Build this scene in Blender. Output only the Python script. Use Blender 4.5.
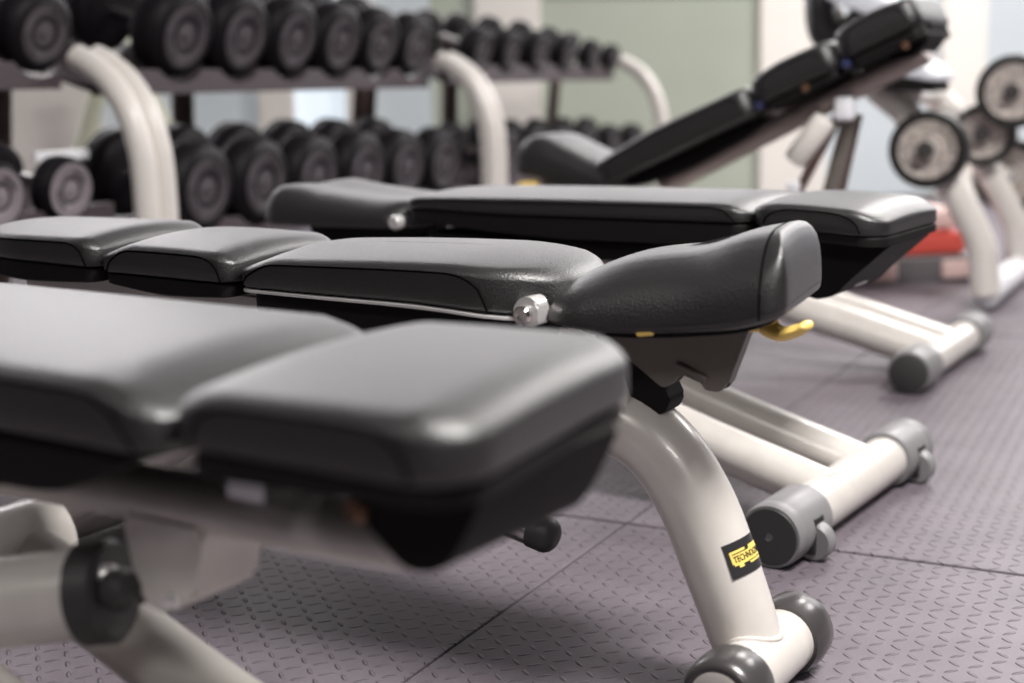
import bpy, bmesh, math, random
from mathutils import Vector, Matrix
random.seed(7)
for o in list(bpy.data.objects):
    bpy.data.objects.remove(o)
S = bpy.context.scene
COL = S.collection
R = math.radians

# ------------------------------------------------------------------ camera, world, lights, exposure
CAMZ = 0.66
pitch, roll, yaw = R(10.22), R(1.36), R(27.85)
fwd = Vector((-math.sin(yaw)*math.cos(pitch), math.cos(yaw)*math.cos(pitch), -math.sin(pitch)))
rgt = Vector((math.cos(yaw), math.sin(yaw), 0))
upv = rgt.cross(fwd)
r2 = rgt*math.cos(roll) - upv*math.sin(roll)
u2 = rgt*math.sin(roll) + upv*math.cos(roll)
cam = bpy.data.cameras.new('camera')
cam_ob = bpy.data.objects.new('camera', cam); COL.objects.link(cam_ob)
m = Matrix((( r2.x, u2.x, -fwd.x, 0), (r2.y, u2.y, -fwd.y, 0), (r2.z, u2.z, -fwd.z, CAMZ), (0, 0, 0, 1)))
cam_ob.matrix_world = m
cam.sensor_width = 36.0
cam.lens = 1422.0/1024*36
cam.clip_start = 0.05
cam.dof.use_dof = True
cam.dof.focus_distance = 1.66
cam.dof.aperture_fstop = 2.6
S.camera = cam_ob

w = bpy.data.worlds.new('world'); S.world = w; w.use_nodes = True
bg = w.node_tree.nodes['Background']
bg.inputs[0].default_value = (1.0, 0.965, 0.985, 1); bg.inputs[1].default_value = 0.045

def area(name, loc, rot, sx, sy, power, col=(1, 0.97, 0.94)):
    l = bpy.data.lights.new(name, 'AREA'); l.shape = 'RECTANGLE'; l.size = sx; l.size_y = sy
    l.energy = power; l.color = col
    o = bpy.data.objects.new(name, l); COL.objects.link(o); o.location = loc; o.rotation_euler = rot
    return o
for x, y, p in [(-0.4, 6.2, 95), (1.2, 6.2, 85), (0.9, 1.2, 185), (1.6, -2.2, 45), (-1.5, -1.9, 32)]:
    area('ceiling_lamp', (x, y, 3.0), (0, 0, 0), 0.9, 0.7, p)
WR = R(39.85)                                   # heading of the glazed back wall
S.view_settings.view_transform = 'Standard'
S.view_settings.look = 'None'
S.view_settings.gamma = 1
S.view_settings.exposure = 0.3
S.view_settings.use_curve_mapping = False

# ------------------------------------------------------------------ materials
def mat(name, col, rough=0.5, metal=0.0, spec=0.5, emit=None, es=1.0, coat=0.0):
    m = bpy.data.materials.new(name); m.use_nodes = True
    b = m.node_tree.nodes['Principled BSDF']
    b.inputs['Base Color'].default_value = (*col, 1); b.inputs['Roughness'].default_value = rough
    b.inputs['Metallic'].default_value = metal; b.inputs['Specular IOR Level'].default_value = spec
    b.inputs['Coat Weight'].default_value = coat
    if emit:
        b.inputs['Emission Color'].default_value = (*emit, 1); b.inputs['Emission Strength'].default_value = es
    return m
def nd(m, t, **kw):
    n = m.node_tree.nodes.new(t)
    for k, v in kw.items(): setattr(n, k, v)
    return n
def lk(m, a, b): m.node_tree.links.new(a, b)
def mth(m, op, a, b=None, c=None):
    n = nd(m, 'ShaderNodeMath', operation=op)
    for i, v in enumerate((a, b, c)):
        if v is None: continue
        if isinstance(v, (int, float)): n.inputs[i].default_value = v
        else: lk(m, v, n.inputs[i])
    return n.outputs[0]
def vary(m, c1, c2, scale, coord='Object', detail=3):
    t = nd(m, 'ShaderNodeTexCoord'); n = nd(m, 'ShaderNodeTexNoise'); n.inputs['Scale'].default_value = scale; n.inputs['Detail'].default_value = detail
    lk(m, t.outputs[coord], n.inputs['Vector'])
    r = nd(m, 'ShaderNodeValToRGB'); r.color_ramp.elements[0].position = .3; r.color_ramp.elements[1].position = .7
    r.color_ramp.elements[0].color = (*c1, 1); r.color_ramp.elements[1].color = (*c2, 1)
    lk(m, n.outputs['Fac'], r.inputs[0]); lk(m, r.outputs[0], m.node_tree.nodes['Principled BSDF'].inputs['Base Color'])
    return n
def bump(m, h, strength, dist):
    b = nd(m, 'ShaderNodeBump'); b.inputs['Strength'].default_value = strength; b.inputs['Distance'].default_value = dist
    lk(m, h, b.inputs['Height']); lk(m, b.outputs[0], m.node_tree.nodes['Principled BSDF'].inputs['Normal'])

def vinyl(name, col, rough):
    m = mat(name, col, rough, spec=0.8, coat=0.35)
    m.node_tree.nodes['Principled BSDF'].inputs['Coat Roughness'].default_value = 0.40
    t = nd(m, 'ShaderNodeTexCoord')
    v = nd(m, 'ShaderNodeTexVoronoi'); v.inputs['Scale'].default_value = 430; v.feature = 'F1'
    n = nd(m, 'ShaderNodeTexNoise'); n.inputs['Scale'].default_value = 60; n.inputs['Detail'].default_value = 4
    lk(m, t.outputs['Object'], v.inputs['Vector']); lk(m, t.outputs['Object'], n.inputs['Vector'])
    h = mth(m, 'ADD', v.outputs['Distance'], mth(m, 'MULTIPLY', n.outputs['Fac'], 0.12))
    bump(m, h, 0.5, 0.0009)
    return m
M = {}
M['vinyl'] = vinyl('black vinyl', (0.007, 0.006, 0.0063), 0.42)
M['piping'] = mat('black seam thread', (0.003, 0.003, 0.003), 0.9, spec=0.0)
M['shell'] = mat('black moulded plastic', (0.008, 0.0065, 0.007), 0.6, spec=0.15)
M['frame'] = mat('pale silver paint', (0.60, 0.57, 0.53), 0.30, metal=0.08, spec=0.5, coat=0.25)
vary(M['frame'], (0.61, 0.575, 0.54), (0.66, 0.625, 0.585), 30)
M['arm'] = mat('cream paint', (0.74, 0.70, 0.66), 0.35, coat=0.2)
M['capgrey'] = mat('grey cap plastic', (0.20, 0.195, 0.20), 0.42)
M['capdark'] = mat('dark cap rubber', (0.035, 0.033, 0.034), 0.5)
M['capsheen'] = mat('dark grey cap sleeve', (0.09, 0.085, 0.085), 0.28, metal=0.5)
M['chrome'] = mat('chrome', (0.80, 0.78, 0.76), 0.08, metal=1.0)
M['steel'] = mat('zinc steel', (0.85, 0.83, 0.82), 0.3, metal=0.6)
M['plate'] = mat('taupe bracket paint', (0.16, 0.14, 0.125), 0.42, metal=0.2)
M['yellow'] = mat('yellow plastic', (0.88, 0.62, 0.17), 0.35)
M['brass'] = mat('brass screw', (0.22, 0.12, 0.07), 0.4, metal=0.6)
M['rubber'] = mat('dumbbell rubber', (0.026, 0.022, 0.026), 0.5, spec=0.16)
vary(M['rubber'], (0.006, 0.0048, 0.0062), (0.010, 0.008, 0.0105), 14)
M['disc'] = mat('dumbbell face', (0.07, 0.06, 0.068), 0.42)
M['disclight'] = mat('dumbbell face light', (0.23, 0.20, 0.22), 0.42)
M['print'] = mat('dark print', (0.012, 0.010, 0.012), 0.5)
M['tray'] = mat('plum grey tray', (0.075, 0.058, 0.066), 0.45)
M['strut'] = mat('dark brown strut', (0.085, 0.05, 0.045), 0.4)
M['weight'] = mat('speckled weight plate', (0.45, 0.40, 0.37), 0.5, metal=0.2)
vary(M['weight'], (0.32, 0.275, 0.25), (0.74, 0.67, 0.62), 70, detail=6)
M['rim'] = mat('black rubber rim', (0.012, 0.011, 0.011), 0.5)
M['red'] = mat('red foam', (0.72, 0.10, 0.075), 0.6)
M['blush'] = mat('pale pink foam', (0.80, 0.58, 0.54), 0.6)
M['sheenvinyl'] = mat('vinyl with painted window sheen', (0.78, 0.80, 0.86), 0.35)  # window sheen on the pads, painted as a pale base colour
M['magenta'] = mat('pink foam', (0.70, 0.22, 0.48), 0.5)
M['railgrey'] = mat('grey rail', (0.16, 0.15, 0.155), 0.5)
M['white'] = mat('white plastic', (0.82, 0.82, 0.86), 0.35)
M['sticker'] = mat('black sticker', (0.025, 0.024, 0.026), 0.35)
M['logo'] = mat('logo yellow', (0.86, 0.66, 0.16), 0.45)
M['cream'] = mat('cream wall paint', (0.86, 0.82, 0.77), 0.7)
vary(M['cream'], (0.85, 0.805, 0.755), (0.88, 0.84, 0.79), 3)
def frosted(name, c1, c2, e, es):
    m = mat(name, c1, 0.25, emit=e, es=es)
    vary(m, c1, c2, 1.2)
    return m
M['greenglass'] = frosted('frosted green glass', (0.35, 0.38, 0.31), (0.40, 0.43, 0.36), (0.5, 0.53, 0.47), 0.13)
M['blueglass'] = frosted('pale daylit glass', (0.50, 0.55, 0.58), (0.56, 0.60, 0.63), (0.74, 0.80, 0.84), 0.12)
M['skyglass'] = frosted('bright daylit glass', (0.6, 0.66, 0.7), (0.7, 0.75, 0.8), (0.80, 0.90, 1.0), 0.55)
M['wtrim'] = mat('grey joint', (0.22, 0.23, 0.2), 0.5)
M['olive'] = mat('pale olive paint', (0.56, 0.57, 0.44), 0.5)
M['blue'] = mat('blue vinyl', (0.10, 0.20, 0.50), 0.5)
M['shadebeam'] = mat('frame paint darkened as shade', (0.36, 0.30, 0.28), 0.35, metal=0.2)  # shade on the back rest tube, put into its colour
M['navy'] = mat('navy plastic', (0.03, 0.035, 0.10), 0.3)
M['greenpad'] = mat('dark green vinyl', (0.05, 0.06, 0.05), 0.5)

# tread rubber: lozenges set at right angles in alternate cells
def tread():
    m = mat('ribbed rubber matting', (0.10, 0.092, 0.098), 0.45, spec=0.35)
    n = vary(m, (0.124, 0.105, 0.122), (0.157, 0.134, 0.155), 9, detail=6)
    t = nd(m, 'ShaderNodeTexCoord'); s = nd(m, 'ShaderNodeSeparateXYZ'); lk(m, t.outputs['Object'], s.inputs[0])
    c = 0.0232
    ang = R(2)
    x0 = mth(m, 'MULTIPLY', s.outputs[0], 1/c); y0 = mth(m, 'MULTIPLY', s.outputs[1], 1/c)
    x = mth(m, 'ADD', mth(m, 'MULTIPLY', x0, math.cos(ang)), mth(m, 'MULTIPLY', y0, math.sin(ang)))
    y = mth(m, 'SUBTRACT', mth(m, 'MULTIPLY', y0, math.cos(ang)), mth(m, 'MULTIPLY', x0, math.sin(ang)))
    cx = mth(m, 'FLOOR', x); cy = mth(m, 'FLOOR', y)
    fx = mth(m, 'SUBTRACT', mth(m, 'SUBTRACT', x, cx), .5); fy = mth(m, 'SUBTRACT', mth(m, 'SUBTRACT', y, cy), .5)
    par = mth(m, 'FLOORED_MODULO', mth(m, 'ADD', cx, cy), 2)
    k = math.sqrt(.5)
    a = mth(m, 'MULTIPLY', mth(m, 'ADD', fx, fy), k); b = mth(m, 'MULTIPLY', mth(m, 'SUBTRACT', fx, fy), k)
    inv = mth(m, 'SUBTRACT', 1, par)
    u = mth(m, 'ADD', mth(m, 'MULTIPLY', a, par), mth(m, 'MULTIPLY', b, inv))
    v = mth(m, 'ADD', mth(m, 'MULTIPLY', b, par), mth(m, 'MULTIPLY', a, inv))
    d = mth(m, 'ADD', mth(m, 'POWER', mth(m, 'ABSOLUTE', mth(m, 'DIVIDE', u, .41)), 2), mth(m, 'POWER', mth(m, 'ABSOLUTE', mth(m, 'DIVIDE', v, .125)), 2))
    h = mth(m, 'MAXIMUM', mth(m, 'SUBTRACT', 1, d), 0)
    h = mth(m, 'POWER', h, .6)
    n2 = nd(m, 'ShaderNodeTexNoise'); n2.inputs['Scale'].default_value = 500; lk(m, t.outputs['Object'], n2.inputs['Vector'])
    h2 = mth(m, 'ADD', h, mth(m, 'MULTIPLY', n2.outputs['Fac'], .10))
    bump(m, h2, 1.0, 0.0040)
    return m
M['mat'] = tread()
M['sub'] = mat('dark subfloor', (0.003, 0.003, 0.003), 0.9, spec=0.1)

# ------------------------------------------------------------------ helpers
def obj(name, bm, material, parent=None, smooth=True, loc=None, angle=40):
    me = bpy.data.meshes.new(name)
    bmesh.ops.recalc_face_normals(bm, faces=bm.faces)
    bm.to_mesh(me); bm.free()
    for mm in (material if isinstance(material, (list, tuple)) else [material]): me.materials.append(mm)
    if smooth:
        me.polygons.foreach_set('use_smooth', [True]*len(me.polygons))
        me.set_sharp_from_angle(angle=R(angle))
    o = bpy.data.objects.new(name, me); COL.objects.link(o)
    if parent: o.parent = parent
    if loc: o.location = loc
    return o
def tag(o, label=None, cat=None, group=None, kind=None):
    if label: o['label'] = label
    if cat: o['category'] = cat
    if group: o['group'] = group
    if kind: o['kind'] = kind
    return o
def empty(name, loc, rz=0, rx=0, ry=0):
    o = bpy.data.objects.new(name, None); COL.objects.link(o); o.location = loc; o.rotation_euler = (rx, ry, rz); o.empty_display_size = .05
    return o
def B(): return bmesh.new()
def V(*a): return Vector(a)

def box(bm, lo, hi, bev=0.0, seg=2, rot=None, mi=0):
    lo = Vector(lo); hi = Vector(hi); c = (lo+hi)/2; d = hi-lo
    r = bmesh.ops.create_cube(bm, size=1)
    vs = r['verts']
    for v in vs: v.co = Vector((v.co.x*d.x, v.co.y*d.y, v.co.z*d.z))
    if bev:
        es = list({e for v in vs for e in v.link_edges})
        rr = bmesh.ops.bevel(bm, geom=es, offset=bev, segments=seg, affect='EDGES', profile=.5)
        vs = list({v for f in rr['faces'] for v in f.verts} | {v for v in vs if v.is_valid})
    for v in vs:
        if rot is not None: v.co = rot @ v.co
        v.co += c
    if mi:
        for f in {f for v in vs for f in v.link_faces}: f.material_index = mi
    return vs

def cr(pts, n):
    """Catmull-Rom through points"""
    P = [Vector(p) for p in pts]
    if len(P) < 3 or n <= 1: return P
    out = []
    for i in range(len(P)-1):
        p0 = P[i-1] if i else P[0]*2-P[1]; p1 = P[i]; p2 = P[i+1]; p3 = P[i+2] if i+2 < len(P) else P[-1]*2-P[-2]
        for k in range(n):
            t = k/n
            out.append(.5*((2*p1)+(p2-p0)*t+(2*p0-5*p1+4*p2-p3)*t*t+(3*p1-p0-3*p2+p3)*t**3))
    out.append(P[-1]); return out

def tube(bm, pts, r, seg=20, n=1, ry=None, dome=0.0, ref=(0, 1, 0), mi=0):
    """sweep; r half-size in the bend plane, ry along ref; dome rounds both ends"""
    P = cr(pts, n)
    N = len(P)
    rr = r if isinstance(r, (list, tuple)) else [r]*N
    if len(rr) != N: rr = [rr[0]+(rr[-1]-rr[0])*i/(N-1) for i in range(N)]
    st = []
    for i in range(N):
        t = (P[min(i+1, N-1)]-P[max(i-1, 0)]).normalized()
        st.append((P[i], t, rr[i], 1.0))
    if dome:
        p, t, q, _ = st[0]; pre = [(p-t*dome*math.sin(a), t, q, math.cos(a)) for a in (R(85), R(65), R(45), R(22))]
        p, t, q, _ = st[-1]; post = [(p+t*dome*math.sin(a), t, q, math.cos(a)) for a in (R(22), R(45), R(65), R(85))]
        st = pre+st+post
    ref = Vector(ref); rings = []
    for p, t, q, s in st:
        e2 = (ref-t*ref.dot(t))
        e2 = e2.normalized() if e2.length > 1e-4 else t.orthogonal().normalized()
        e1 = e2.cross(t)
        ring = []
        for k in range(seg):
            a = 2*math.pi*k/seg
            ring.append(bm.verts.new(p+e1*math.cos(a)*q*s+e2*math.sin(a)*(ry if ry else q)*s))
        rings.append(ring)
    for a, b in zip(rings, rings[1:]):
        for k in range(seg):
            f = bm.faces.new((a[k], a[(k+1) % seg], b[(k+1) % seg], b[k])); f.material_index = mi
    f = bm.faces.new(rings[0][::-1]); f.material_index = mi
    f = bm.faces.new(rings[-1]); f.material_index = mi

def lathe(bm, prof, origin, axis, seg=32, mi=0, mis=None, caps=True):
    """prof: (along axis, radius)"""
    o = Vector(origin); ax = Vector(axis).normalized(); e1 = ax.orthogonal().normalized(); e2 = ax.cross(e1)
    rings = []
    for t, r in prof:
        if r < 1e-6: rings.append([bm.verts.new(o+ax*t)])
        else: rings.append([bm.verts.new(o+ax*t+(e1*math.cos(2*math.pi*k/seg)+e2*math.sin(2*math.pi*k/seg))*r) for k in range(seg)])
    for i, (a, b) in enumerate(zip(rings, rings[1:])):
        for k in range(seg):
            k2 = (k+1) % seg
            vs = []
            for v in (a[k % len(a)], a[k2 % len(a)], b[k2 % len(b)], b[k % len(b)]):
                if v not in vs: vs.append(v)
            if len(vs) > 2:
                f = bm.faces.new(vs); f.material_index = mis[i] if mis else mi
    for ring in (rings[0], rings[-1]):
        if caps and len(ring) > 2: bm.faces.new(ring)

def lerp_fn(tab):
    """smooth curve through (x, value) pairs"""
    n = len(tab)
    d = [(tab[k+1][1]-tab[k][1])/(tab[k+1][0]-tab[k][0]) for k in range(n-1)]
    mm = [d[0]]+[0 if d[k-1]*d[k] <= 0 else 2*d[k-1]*d[k]/(d[k-1]+d[k]) for k in range(1, n-1)]+[d[-1]]
    def f(x):
        if x <= tab[0][0]: return tab[0][1]
        for k in range(n-1):
            if x <= tab[k+1][0]:
                h = tab[k+1][0]-tab[k][0]; t = (x-tab[k][0])/h
                return (2*t**3-3*t*t+1)*tab[k][1]+(t**3-2*t*t+t)*h*mm[k]+(3*t*t-2*t**3)*tab[k+1][1]+(t**3-t*t)*h*mm[k+1]
        return tab[-1][1]
    return f

def rring(x0, x1, w, ra, rb, ins, ns=26, nc=7, nw=8, xi=None):
    xi = ins if xi is None else xi
    """rounded rectangle inset by ins; ra/rb corner radius at the x0/x1 end"""
    X0, X1, W = x0+xi, x1-xi, max(w-ins, .0008)
    a = min(max(ra-ins, .002), W); b = min(max(rb-ins, .002), W)
    p = []
    for i in range(ns): p.append((X0+a+(X1-b-X0-a)*i/ns, -W))
    for i in range(nc): t = -math.pi/2+math.pi/2*i/nc; p.append((X1-b+b*math.cos(t), -W+b+b*math.sin(t)))
    for i in range(nw): p.append((X1, -W+b+(2*W-2*b)*i/nw))
    for i in range(nc): t = math.pi/2*i/nc; p.append((X1-b+b*math.cos(t), W-b+b*math.sin(t)))
    for i in range(ns): p.append((X1-b-(X1-b-X0-a)*i/ns, W))
    for i in range(nc): t = math.pi/2+math.pi/2*i/nc; p.append((X0+a+a*math.cos(t), W-a+a*math.sin(t)))
    for i in range(nw): p.append((X0, W-a-(2*W-2*a)*i/nw))
    for i in range(nc): t = math.pi+math.pi/2*i/nc; p.append((X0+a+a*math.cos(t), -W+a+a*math.sin(t)))
    return p

class Pad:
    """upholstered block: plan x0..x1, half width w, functions of x for top/bottom height, width scale and crown"""
    def __init__(s, x0, x1, w, zt, zb, ra=.03, rb=.03, edge=.022, crown=.008, ws=None, low=.006, dip=0.0, sh=0.0, kx=1.0):
        s.kx = kx
        s.sh = sh
        s.x0, s.x1, s.w, s.ra, s.rb, s.edge, s.crown, s.low, s.dip = x0, x1, w, ra, rb, edge, crown, low, dip
        s.zt = zt if callable(zt) else (lambda x: zt); s.zb = zb if callable(zb) else (lambda x: zb)
        s.ws = ws or (lambda x: 1.0)
    def P(s, x, y, h):
        a, b = s.zb(x), s.zt(x)
        yn = min(1, abs(y)/s.w)
        z = a+(b-a)*h+(s.crown*(1-yn*yn) - s.crown)*max(0, h)**2
        if s.dip: z -= s.dip*math.exp(-(y/(s.w*.42))**2)*max(0, h)**4
        return Vector((x+s.sh*y, y*s.ws(x), z))
    def mesh(s, bm):
        T = max(.01, s.zt((s.x0+s.x1)/2)-s.zb((s.x0+s.x1)/2)); e = min(s.edge, T*.9); he = 1-e/T
        lv = [(s.low*1.6, 0), (s.low*.5, .03), (0, .12), (0, he*.5), (0, he)]
        for a in (15, 30, 45, 60, 75, 90): lv.append((e*(1-math.cos(R(a))), he+(1-he)*math.sin(R(a))))
        k = 8
        for i in range(1, k+1): lv.append((e+(s.w-e-.0006)*i/k, 1))
        rings = []
        ff = min(1.0, ((s.x1-s.x0)/2-e*s.kx-.004)/(s.w-e))
        for ins, h in lv:
            xi = ins*s.kx if ins <= e else e*s.kx+(ins-e)*ff
            rings.append([bm.verts.new(s.P(x, y, h)) for x, y in rring(s.x0, s.x1, s.w, s.ra, s.rb, ins, xi=xi)])
        n = len(rings[0])
        for A, Bq in zip(rings, rings[1:]):
            for i in range(n): bm.faces.new((A[i], A[(i+1) % n], Bq[(i+1) % n], Bq[i]))
        bm.faces.new(rings[0][::-1]); bm.faces.new(rings[-1])
        bmesh.ops.remove_doubles(bm, verts=bm.verts, dist=1e-5)
    def seam(s, side=-1, h=.62, xa=None, xb=None, drop=.05, down=.1, r=.0011):
        """raised stitch line along one long side that turns down at both ends"""
        xa = s.x0+s.ra*.75 if xa is None else xa; xb = s.x1-s.rb*.75 if xb is None else xb
        pts = []
        n = 34
        def sy(x):
            d = 0
            if x < s.x0+s.ra: q = s.x0+s.ra-x; d = s.ra-math.sqrt(max(0, s.ra**2-q*q))
            if x > s.x1-s.rb: q = x-(s.x1-s.rb); d = s.rb-math.sqrt(max(0, s.rb**2-q*q))
            return side*(s.w-d+.0003)
        for i in range(n+1):
            x = xa+(xb-xa)*i/n; hh = h
            for e, dd in ((x-xa, 1), (xb-x, 1)):
                if e < drop: q = 1-e/drop; hh -= (h-down)*(1-math.sqrt(max(0, 1-q*q)))
            pts.append(s.P(x, sy(x), hh))
        for a in (pts[0], pts[-1]): pass
        bm = B(); tube(bm, pts, r, seg=6); return bm

def pad_obj(name, pad, parent, material=None, seam=True, **kw):
    bm = B(); pad.mesh(bm)
    o = obj(name, bm, material or M['vinyl'], parent, angle=60)
    if seam:
        for sd in (-1, 1): obj('seam_piping', pad.seam(side=sd, **kw), M['piping'], o)
    return o

def extr(bm, poly, y0, y1, bev=0.0):
    """polygon in x,z pushed from y0 to y1"""
    a = [bm.verts.new((x, y0, z)) for x, z in poly]; b = [bm.verts.new((x, y1, z)) for x, z in poly]
    n = len(poly)
    f0 = bm.faces.new(a); f1 = bm.faces.new(b[::-1])
    for i in range(n): bm.faces.new((a[i], b[i], b[(i+1) % n], a[(i+1) % n]))
    if bev:
        es = list(set(f0.edges) | set(f1.edges))
        bmesh.ops.bevel(bm, geom=es, offset=bev, segments=2, affect='EDGES')
def rpoly(pts, r, n=5):
    """round the corners of a 2-D polygon"""
    out = []; N = len(pts)
    for i in range(N):
        p = Vector(pts[i]); a = (Vector(pts[i-1])-p); b = (Vector(pts[(i+1) % N])-p)
        rr = r[i] if isinstance(r, (list, tuple)) else r
        rr = min(rr, a.length*.45, b.length*.45)
        A = p+a.normalized()*rr; C = p+b.normalized()*rr
        for k in range(n+1):
            t = k/n; out.append(tuple((1-t)**2*A+2*t*(1-t)*p+t*t*C))
    return out
def bolt(parent, p, axis, r, h, material, name='bolt'):
    bm = B(); lathe(bm, [(-h*.2, r), (h*.6, r), (h, r*.8), (h, r*.42), (h*.7, r*.36), (h*.7, 0)], p, axis, 16)
    return obj(name, bm, material, parent, angle=30)

# ------------------------------------------------------------------ setting: floor and glazed back wall
fl = B()
sx, sy = -0.823, 1.917
MW, ML = 1.22, 1.83
for i in range(-7, 4):
    for j in range(-3, 5):
        x0 = sx+i*MW; y0 = sy+j*ML
        box(fl, (x0+.0016, y0+.0036, -.02), (x0+MW-.0016, y0+ML-.0036, 0), bev=.0018, seg=2)
f = obj('floor', fl, M['mat'], smooth=False); tag(f, 'dark grey ribbed rubber floor matting laid in large sheets', kind='structure')
bm = B(); box(bm, (-10, -4, -.06), (5, 12, -.0205)); tag(obj('floor', bm, M['sub'], smooth=False), kind='structure', label='dark base under the rubber matting')
WO = V(-3.363, 6.366, 0)
def wbox(name, a, b, y0, y1, z0, z1, material, label, bev=0.004):
    bm = B(); box(bm, (a, y0, z0), (b, y1, z1), bev=bev)
    o = obj(name, bm, material, smooth=False); o.location = WO; o.rotation_euler = (0, 0, WR)
    return tag(o, label, kind='structure')
WT = 1.18
wbox('wall_back', -7.5, 6.5, .06, .2, -.01, WT, M['cream'], 'cream wall behind the dumbbell racks')
piers = [(-7.5, -1.95), (-1.22, -1.05), (-.80, -.66), (-.153, .176), (1.335, 1.704), (2.357, 2.591), (3.6, 3.85), (5.2, 6.5)]
for k, (a, b) in enumerate(piers):
    wbox('trim_%d' % (k+1), a, b, -.03, .062, 0, WT, M['cream'], 'cream pier of the back wall')
panes = [(-1.95, -1.22, 'blueglass'), (-1.05, -.80, 'skyglass'), (-.66, -.37, 'blueglass'), (-.37, -.153, 'greenglass'), (.176, 1.335, 'greenglass'), (1.704, 2.357, 'blueglass'), (2.591, 3.6, 'blueglass'), (3.85, 5.2, 'skyglass')]
for k, (a, b, g) in enumerate(panes):
    wbox('window_%d' % (k+1), a, b, .02, .062, 0.03, WT, M[g], 'frosted glass panel of the back wall')
wbox('trim_22', -7.5, 6.5, -.03, .2, 3.0, 3.2, M['cream'], 'added header above the added glowing panes')
for k, rad in enumerate((3.4, 4.0, 4.8, 2.05, 1.95, 2.8, 3.2)):          # unseen glowing panes, added to put sheen on the pads
    gm = mat('added pane glow', (0.6, 0.6, 0.62), 0.4, emit=(1.0, 0.965, 0.985), es=rad)
    wbox('window_%d' % (20+k), -7.5+k*2+.03, -7.5+k*2+1.97, .08, .10, 1.18, 3.0, gm, 'added glowing pane above the glass wall', bev=0)  # window_20 and up are the added unseen panes
for k in range(8): wbox('trim_%d' % (30+k), -7.5+k*2-.03, -7.5+k*2+.03, .06, .14, 1.17, 3.0, M['cream'], 'added upright mullion between the added glowing panes')
wbox('trim_20', .176, 1.335, .012, .03, 1.078, 1.088, M['wtrim'], 'thin joint across the green glass', bev=0)
wbox('trim_21', 2.60, 2.63, .0, .03, 0, WT, M['cream'], 'slim frame of the bright glass')

bm = B(); box(bm, (-10, -5, 3.22), (5, 12, 3.32)); tag(obj('ceiling', bm, mat('grey ceiling', (0.30, 0.295, 0.30), 0.8), smooth=False), 'plain ceiling over the gym floor', kind='structure')
# ------------------------------------------------------------------ bench pieces
def foot_narrow(root, half, x=0., z=.044):
    bm = B(); tube(bm, [(x, -half+.014, z), (x, half-.014, z)], .036, seg=32, dome=.004, ref=(0, 0, 1)); ft = obj('foot_bar', bm, M['frame'], root)
    for s in (-1, 1):
        bm = B(); lathe(bm, [(-.034, .037), (-.034, .0405), (-.024, .0432), (-.006, .044), (.012, .0425), (.019, .039), (.021, .036), (.021, .0345)], (x, s*(half-.033), z), (0, s, 0), 36)
        obj('rubber_sleeve', bm, M['capsheen'], root)
    return ft
def foot_wide(root, half, x=0., z=.045, tubes=((-.08, .036), (.08, .036)), top=(-.62, .27), wheels=True, rise=None):
    bm = B(); tube(bm, [(x, -half+.03, z), (x, half-.03, z)], .038, seg=32, ref=(0, 0, 1)); obj('foot_bar', bm, M['frame'], root)
    for s in (-1, 1):
        bm = B()
        lathe(bm, [(-.115, .0385), (-.115, .0445), (-.108, .0462), (-.022, .0462), (-.018, .0448), (-.014, .0462), (-.002, .0458), (.004, .0435), (.004, .041)], (x, s*half, z), (0, s, 0), 40)
        cp = obj('end_cap', bm, M['capgrey'], root)
        bm = B(); lathe(bm, [(-.004, .041), (.0035, .041), (.0055, .039), (.0058, .006), (.002, .005), (.002, 0)], (x, s*half, z), (0, s, 0), 36)
        obj('cap_disc', bm, M['capdark'], cp)
        if wheels:
            wx = x+.040
            bm = B(); box(bm, (x+.012, s*(half-.062)-.017, z-.034), (x+.046, s*(half-.062)+.017, z+.018), bev=.003); obj('wheel_slot', bm, M['rim'], cp, smooth=False)
            bm = B(); lathe(bm, [(-.0125, .018), (-.0125, .024), (-.009, .027), (.009, .027), (.0125, .024), (.0125, .018)], (wx, s*(half-.062), .0275), (0, s, 0), 28)
            obj('wheel', bm, M['capgrey'], cp)
    for v, r in tubes:
        bm = B(); tube(bm, [(x, v, z+.008), (x+(top[0]-x)*.5, v, z+(top[1]-z)*.45), (x+top[0], v, top[1])], r, seg=24, n=6)
        obj('base_tube', bm, M['frame'], root)

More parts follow.
